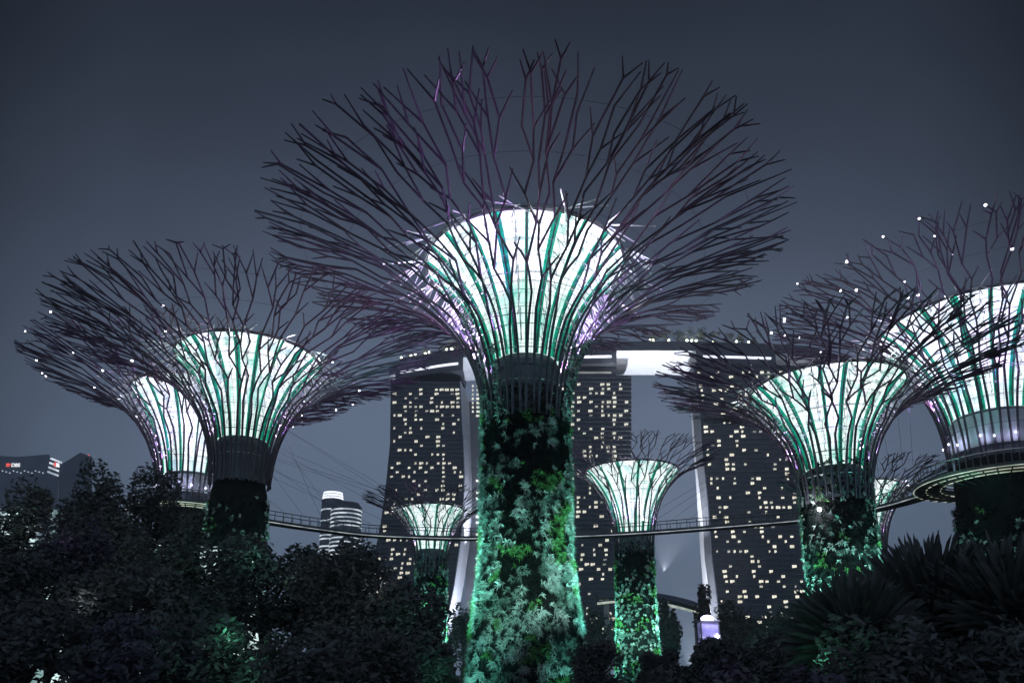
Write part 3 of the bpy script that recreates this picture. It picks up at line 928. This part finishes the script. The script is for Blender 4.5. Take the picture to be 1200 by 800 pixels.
prism('wall', [(58, 534), (72, 540), (68, 562), (68, 640), (52, 640), (53, 552)], YD - 40, 60, M['city'], gl)
for k in range(4):
    u, v = 59 - k * 1.1, 535.5 + k * 5.2
    a = MB(); p0, p1, p2, p3 = at(u, v, YD - 40.6), at(u + 13.2, v + 5.0, YD - 40.6), at(u + 12.8, v + 7.2, YD - 40.6), at(u - .4, v + 2.2, YD - 40.6)
    a.quad(p0, p3, p2, p1); d_ = Vector((0, 1.0, 0)); a.quad(p0 + d_, p1 + d_, p2 + d_, p3 + d_); a.quad(p0, p1, p1 + d_, p0 + d_)
    a.build('lit_floor', M['cool'], gl)
a = MB(); p0 = at(63, 546.5, YD - 42); a.box(0, 2.6, 0, .4, 0, 7); o = a.build('sign_emblem', M['red'], gl); o.location = p0
a = MB(); p0 = at(65.3, 546.8, YD - 42); a.box(0, 3.2, 0, .4, 0, 6); a.box(3.8, 4.6, 0, .4, 1, 5.5); o = a.build('sign_panel', M['white'], gl); o.location = p0
sl = empty('sloped_building', (0, 0, 0), 'dark wedge-roofed building with a red warning light at its tip', 'building')
prism('wall', [(70, 545), (94, 530), (108, 535), (108, 640), (70, 640)], YD - 90, 60, M['citydark'], sl)
a = MB(); a.lathe([(.1, -1), (.9, -.5), (1.1, 0), (.9, .5), (.1, 1)], 8); o = a.build('warning_light', M['red'], sl, True); o.location = at(104, 533, YD - 91)

# flyover at the foot of the gap, pale lit parapet
fv = empty('flyover', (0, 0, 0), 'pale curved flyover with lit parapet at the foot of the tower gap', 'flyover')
a = MB()
P = [at(700 + k * 12, 690 + ((k - 4) ** 2) * .28 + k * .6, 330) for k in range(12)]
A = [Vector((p.x, p.y, 0)) for p in P]; B = [Vector((p.x, p.y + 12, 0)) for p in P]
zt = [p.z for p in P]
for i in range(11):
    for off, h0, h1, m_ in ((0, 0, -2.0, 0),):
        a.quad((A[i].x, 330, zt[i]), (A[i + 1].x, 330, zt[i + 1]), (A[i + 1].x, 330, zt[i + 1] - 2.2), (A[i].x, 330, zt[i] - 2.2))
        a.quad((A[i].x, 330, zt[i] - .9), (A[i + 1].x, 330, zt[i + 1] - .9), (B[i + 1].x, 342, zt[i + 1] - .9), (B[i].x, 342, zt[i] - .9))
        a.quad((A[i].x, 330, zt[i] - 2.2), (A[i + 1].x, 330, zt[i + 1] - 2.2), (B[i + 1].x, 342, zt[i + 1] - 2.2), (B[i].x, 342, zt[i] - 2.2))
a.build('parapet', M['citydark'], fv)
a = MB()
for i in range(11):
    a.tube([(A[i].x, 331, zt[i] - 4.6), (A[i + 1].x, 331, zt[i + 1] - 4.6)], .55, 5)
a.build('light_line', M['walklight'], fv)
a = MB()
for i in range(1, 11, 3):
    a.box(A[i].x - 1, A[i].x + 1, 334, 338, 0, zt[i] - 2.3)
a.build('pier', M['road'], fv)

# small glass lift tower with a violet-white lamp
kp = at(830, 745, 92)
ki = empty('lift_tower', (kp.x, 92, 0), 'small glass lift tower with a dazzling violet-white lamp on top', 'lift tower')
hz = at(830, 726, 92).z
a = MB(); a.box(-1.0, 1.0, -1.0, 1.0, .0, hz - .3); a.build('glass_shaft', M['kioskglass'], ki)
for sx in (-1.08, 1.08):
    for sy in (-1.08, 1.08):
        a = MB(); a.tube([(sx, sy, 0), (sx, sy, hz)], .09, 5); a.build('post', M['rail'], ki)
a = MB(); a.box(-1.25, 1.25, -1.25, 1.25, hz - .28, hz - .1); a.build('roof', M['rail'], ki)
for z_ in (hz - 2.2, hz - 4.2):
    a = MB(); a.tube([(-1.1, -1.1, z_), (1.1, -1.1, z_), (1.1, 1.1, z_), (-1.1, 1.1, z_)], .06, 4, closed=True); a.build('rail', M['rail'], ki)
a = MB(); a.lathe([(.02, hz - .05), (.75, hz), (.8, hz + .25), (.5, hz + .5), (.02, hz + .6)], 14); a.build('lamp', M['kiosk'], ki, True)
a = MB(); a.lathe([(.02, -.3), (.25, -.15), (.3, 0), (.02, .3)], 8); o = a.build('lamp', M['kiosk'], ki, True); o.location = (.75, -1.3, hz - 2.0)
point('lift_light', ki, (0, -2.0, hz + .8), 900, (.7, .66, 1.0), .3)

# lit pavilion glimpsed through the trees at left
pv = empty('glass_pavilion', (-40, 60, 0), 'long lit glass pavilion glimpsed through gaps in the left trees', 'pavilion')
for (u0, u1, v0, v1) in ((-30, 48, 596, 700), (98, 165, 628, 700), (235, 285, 640, 700)):
    p0, p1 = at(u0, v0, 60), at(u1, v1, 60)
    a = MB(); a.box(p0.x + 40, p1.x + 40, 0, 5, 0, p0.z); a.build('wall', M['greenhouse'], pv)
    a = MB(); k = 0
    z = p0.z - .25
    while z > 3.5:
        a.box(p0.x + 40 - .1, p1.x + 40 + .1, -.25, -.02, z, z + .16); z -= .55
    a.build('louvre', M['rail'], pv)

# ------------------------------------------------------------------ planting: broad-leaved trees on the left
def leafy_tree(u, vtop, hw, Y, label, seed, leaf=.2, n=6500, group='dark trees on the left', mats=('darkleaf', 'darkleaf2'), cat='tree', low=.36, name='garden_tree'):
    rng = random.Random(seed)
    tp = at(u, vtop, Y); H = tp.z; rx = hw / FPX * Y * 1.02
    t = empty(name, (tp.x, Y, 0), label, cat, group)
    zc = H * (low + 1) / 2; rz = H * (1 - low) / 2
    a = MB()
    a.tube([(0, 0, 0), (.1, .05, H * .25), (-.05, 0, H * .5), (.05, .1, H * .78)], [H * .028, H * .022, H * .017, H * .007], 7)
    for k in range(7):
        th = k * 2.4 + rng.uniform(-.3, .3); z0 = H * rng.uniform(.3, .6)
        e_ = Vector((math.cos(th) * rx * .7, math.sin(th) * rx * .7, min(H * .88, z0 + H * rng.uniform(.15, .35))))
        mid = Vector((e_.x * .45, e_.y * .45, z0 + (e_.z - z0) * .65))
        a.tube([(0, 0, z0), mid, e_], [H * .012, H * .008, H * .004], 5)
    a.build('trunk', M['bark'], t)
    a = MB(); crown(a, (0, 0, zc), rx, rx * .85, rz, n, leaf, rng, 26, tuple(range(len(mats))))
    a.build('crown', [M[m_] for m_ in mats], t)
    return t
trees = [
    (28, 572, 52, 36, 'tall dark tree at the left edge below the bank sign', .20, 6500),
    (128, 547, 46, 33, 'tallest dark tree on the left, rounded crown against the sky', .19, 7500),
    (178, 552, 44, 37, 'dark tree hugging the violet-necked supertree on its left side', .20, 5500),
    (222, 606, 66, 30, 'dark tree under the lit walkway ring at left', .18, 7000),
    (75, 610, 70, 26, 'dark tree with a purple-lit crown at left', .16, 7000),
    (318, 617, 78, 27, 'broad dark tree below the walkway left of the round towers', .17, 8000),
    (405, 640, 66, 25, 'dark tree in front of the round office towers', .16, 7500),
    (468, 688, 56, 23, 'lowest dark tree before the left hotel tower', .15, 6500),
    (20, 640, 70, 22, 'leafy dark tree low at the left edge', .15, 7000),
    (160, 655, 90, 20, 'wide dark bushy tree in front of the lit pavilion', .14, 8500),
]
for i, (u, v, hw, Y, lab, lf, n_) in enumerate(trees):
    leafy_tree(u, v, hw, Y, lab, 300 + i, lf * .72, int(n_ * 1.35), mats=('darkleaf', 'darkleaf2') if i != 4 else ('darkleaf', 'purplelitleaf'))
shrubs = [
    (40, 705, 95, 12.5, 'dark front shrub at the lower left corner', 0), (150, 725, 95, 11.5, 'dark front shrub second from the lower left corner', 1),
    (260, 712, 90, 13, 'dark front shrub with a teal-lit side', 0), (365, 722, 90, 12, 'dark front shrub in the middle of the left hedge row', 0),
    (450, 738, 62, 14, 'dark front shrub at the right end of the left row', 0), (492, 735, 38, 20, 'small dark shrub at the foot of the smallest supertree', 0),
    (705, 748, 36, 40, 'round dark shrub with teal-lit rim right of the central trunk', 0), (775, 752, 34, 30, 'dark shrub below the small right supertree', 0),
    (850, 738, 52, 24, 'dark shrub below the lift tower', 0), (930, 718, 62, 20, 'dark shrub beneath the right hotel tower', 0),
    (900, 765, 80, 10, 'purple-lit shrub at the bottom of the picture', 1), (1015, 722, 80, 10.6, 'dark shrub beneath the spiky palms', 0),
    (1140, 705, 95, 10.4, 'dark shrub at the lower right corner', 0), (805, 775, 60, 12, 'low dark shrub at the bottom right of the central trunk', 0),
]
for i, (u, v, hw, Y, lab, pu) in enumerate(shrubs):
    leafy_tree(u, v, hw, Y, lab, 500 + i, .075 if Y < 16 else .12, 9000, 'low shrubs along the front', ('darkleaf', 'purplelitleaf') if pu else ('darkleaf', 'darkleaf2'), 'shrub', .05, 'shrub')
mid = [
    (782, 704, 13, 150, 'little dark tree in front of the flyover'), (823, 681, 10, 145, 'slender tree at the foot of the pale tower legs'),
    (862, 700, 24, 140, 'round dark tree beside the lift tower'), (905, 712, 28, 150, 'low dark tree under the right hotel tower'),
    (945, 706, 26, 160, 'dark tree left of the shorter supertree trunk'), (700, 712, 26, 160, 'dark tree behind the central trunk below the middle tower'),
    (545, 706, 22, 165, 'dark tree behind the central trunk at its left foot'), (745, 712, 24, 165, 'dark tree at the foot of the small right supertree'),
]
for i, (u, v, hw, Y, lab) in enumerate(mid):
    leafy_tree(u, v, hw, Y, lab, 700 + i, .5, 2600, 'dark trees at the foot of the towers', ('darkleaf', 'darkleaf2'), 'tree', .2)
# lamps hidden in the planting
grd = [((268, 742), 12.2, 26, (.2, 1, .6)), ((298, 648), 25, 70, (.3, 1, .75)), ((232, 640), 28, 70, (.25, 1, .6)), ((75, 628), 25, 10, (.75, .45, 1)),
       ((20, 615), 34, 130, (.7, 1, .95)), ((130, 618), 30, 180, (.7, .9, .95)), ((515, 790), 19, 60, (.2, 1, .7)), ((880, 782), 9, 9, (.7, .5, 1)), ((985, 775), 9.6, 2, (.6, .5, 1)),
       ((700, 742), 44, 260, (.15, 1, .75)), ((965, 768), 11.2, 8, (.2, 1, .6)), ((440, 690), 26, 160, (.7, .9, .9))]
grd += [((u, v), Y, 45, c_) for u, v, Y, c_ in ((30, 612, 34, (.8, 1, .95)), (122, 655, 27, (.8, 1, .95)), (250, 650, 28, (.3, 1, .7)), (292, 664, 24, (.4, 1, .8)), (440, 684, 22, (.9, .95, 1)),
        (392, 690, 22, (.9, .95, 1)), (345, 676, 24, (.6, 1, .85)), (95, 705, 19, (.8, .9, 1)), (262, 720, 19, (.2, 1, .6)), (286, 768, 11.5, (.3, 1, .7)), (205, 640, 27, (.9, .95, 1)), (60, 580, 35, (.9, .95, 1)),
        (170, 690, 18.5, (.7, .8, 1)), (472, 720, 21, (.4, 1, .8)), (965, 766, 10.5, (.2, 1, .6)))]
for (u, v), Y, pw, col in grd:
    p = at(u, v, Y)
    point('plant_light', None, p, pw * .085, col, .1)

# ------------------------------------------------------------------ spiky palms at right
def spiky(u, v, rpx, Y, label, seed, heads=16, L=.75):
    rng = random.Random(seed)
    c = at(u, v, Y); r = rpx / FPX * Y
    t = empty('spiky_palm', (c.x, Y, 0), label, 'spiky palm', 'spiky palms on the right')
    a = MB(); a.tube([(0, 0, 0), (.05, 0, c.z * .5), (0, .03, c.z)], [.13, .11, .12], 8)
    for k in range(6):
        th = k * 1.05; a.tube([(0, 0, c.z * .6), (math.cos(th) * r * .4, math.sin(th) * r * .4, c.z + r * .1)], [.08, .05], 5)
    a.build('trunk', M['bark'], t)
    a = MB()
    for k in range(heads * 34):
        z_ = 1 - 1.55 * (k + .5) / (heads * 34); th = k * 2.39996 + rng.uniform(-.12, .12)
        q = math.sqrt(max(0, 1 - z_ * z_))
        d = Vector((q * math.cos(th), q * math.sin(th), z_))
        rad = r * rng.uniform(.72, 1.0) * (1 + .14 * noise.noise(d * 2.2 + Vector((seed, 0, 0))))
        p = Vector((0, 0, c.z)) + Vector((d.x * rad, d.y * rad, d.z * rad))
        base = Vector((0, 0, c.z)) + d * rad * .45
        dd = (d + Vector((rng.uniform(-.22, .22), rng.uniform(-.22, .22), rng.uniform(-.05, .3)))).normalized()
        l = L * rng.uniform(.75, 1.15); w_ = dd.cross(Vector((rng.uniform(-.4, .4), -1, rng.uniform(-.4, .4)))).normalized() * .034
        m1 = p + dd * l * .7; e_ = p + dd * l + Vector((0, 0, -.06 * l))
        nrm_ = dd.cross(w_).normalized() * .012
        a.quad(base - w_ * .6, base + w_ * .6, p + w_, p - w_); a.quad(p - w_, p + w_, m1 + w_ * .9, m1 - w_ * .9)
        a.tri(m1 - w_ * .9, m1 + w_ * .9, e_)
    # leafy mass inside
    crown(a, (0, 0, c.z - r * .25), r * .85, r * .85, r * .8, 2600, .14, rng, 20)
    a.build('leaf_rosette', M['spike'], t)
    return t
spiky(1095, 728, 78, 13, 'tallest spiky palm in front of the supertree at the right edge', 1, 16, .58)
spiky(1003, 752, 54, 12, 'spiky palm whose blades fan out to the left over the hotel tower', 2, 13, .55)
spiky(1190, 728, 74, 12, 'spiky palm at the right edge of the picture', 3, 16, .6)

# ------------------------------------------------------------------ the humid night air
a = MB(); a.box(-1650, 1650, -350, 1950, -1.0, 224)
hz_ = tag(a.build('haze', bpy.data.materials.new('humid_air')), kind='stuff')
hm = hz_.data.materials[0]; hm.use_nodes = True; t = hm.node_tree; t.nodes.clear()
o_ = t.nodes.new('ShaderNodeOutputMaterial'); v_ = t.nodes.new('ShaderNodeVolumePrincipled')
v_.inputs['Density'].default_value = .00032
v_.inputs['Color'].default_value = (.86, .90, .97, 1)
v_.inputs['Anisotropy'].default_value = .3
t.links.new(v_.outputs[0], o_.inputs['Volume'])
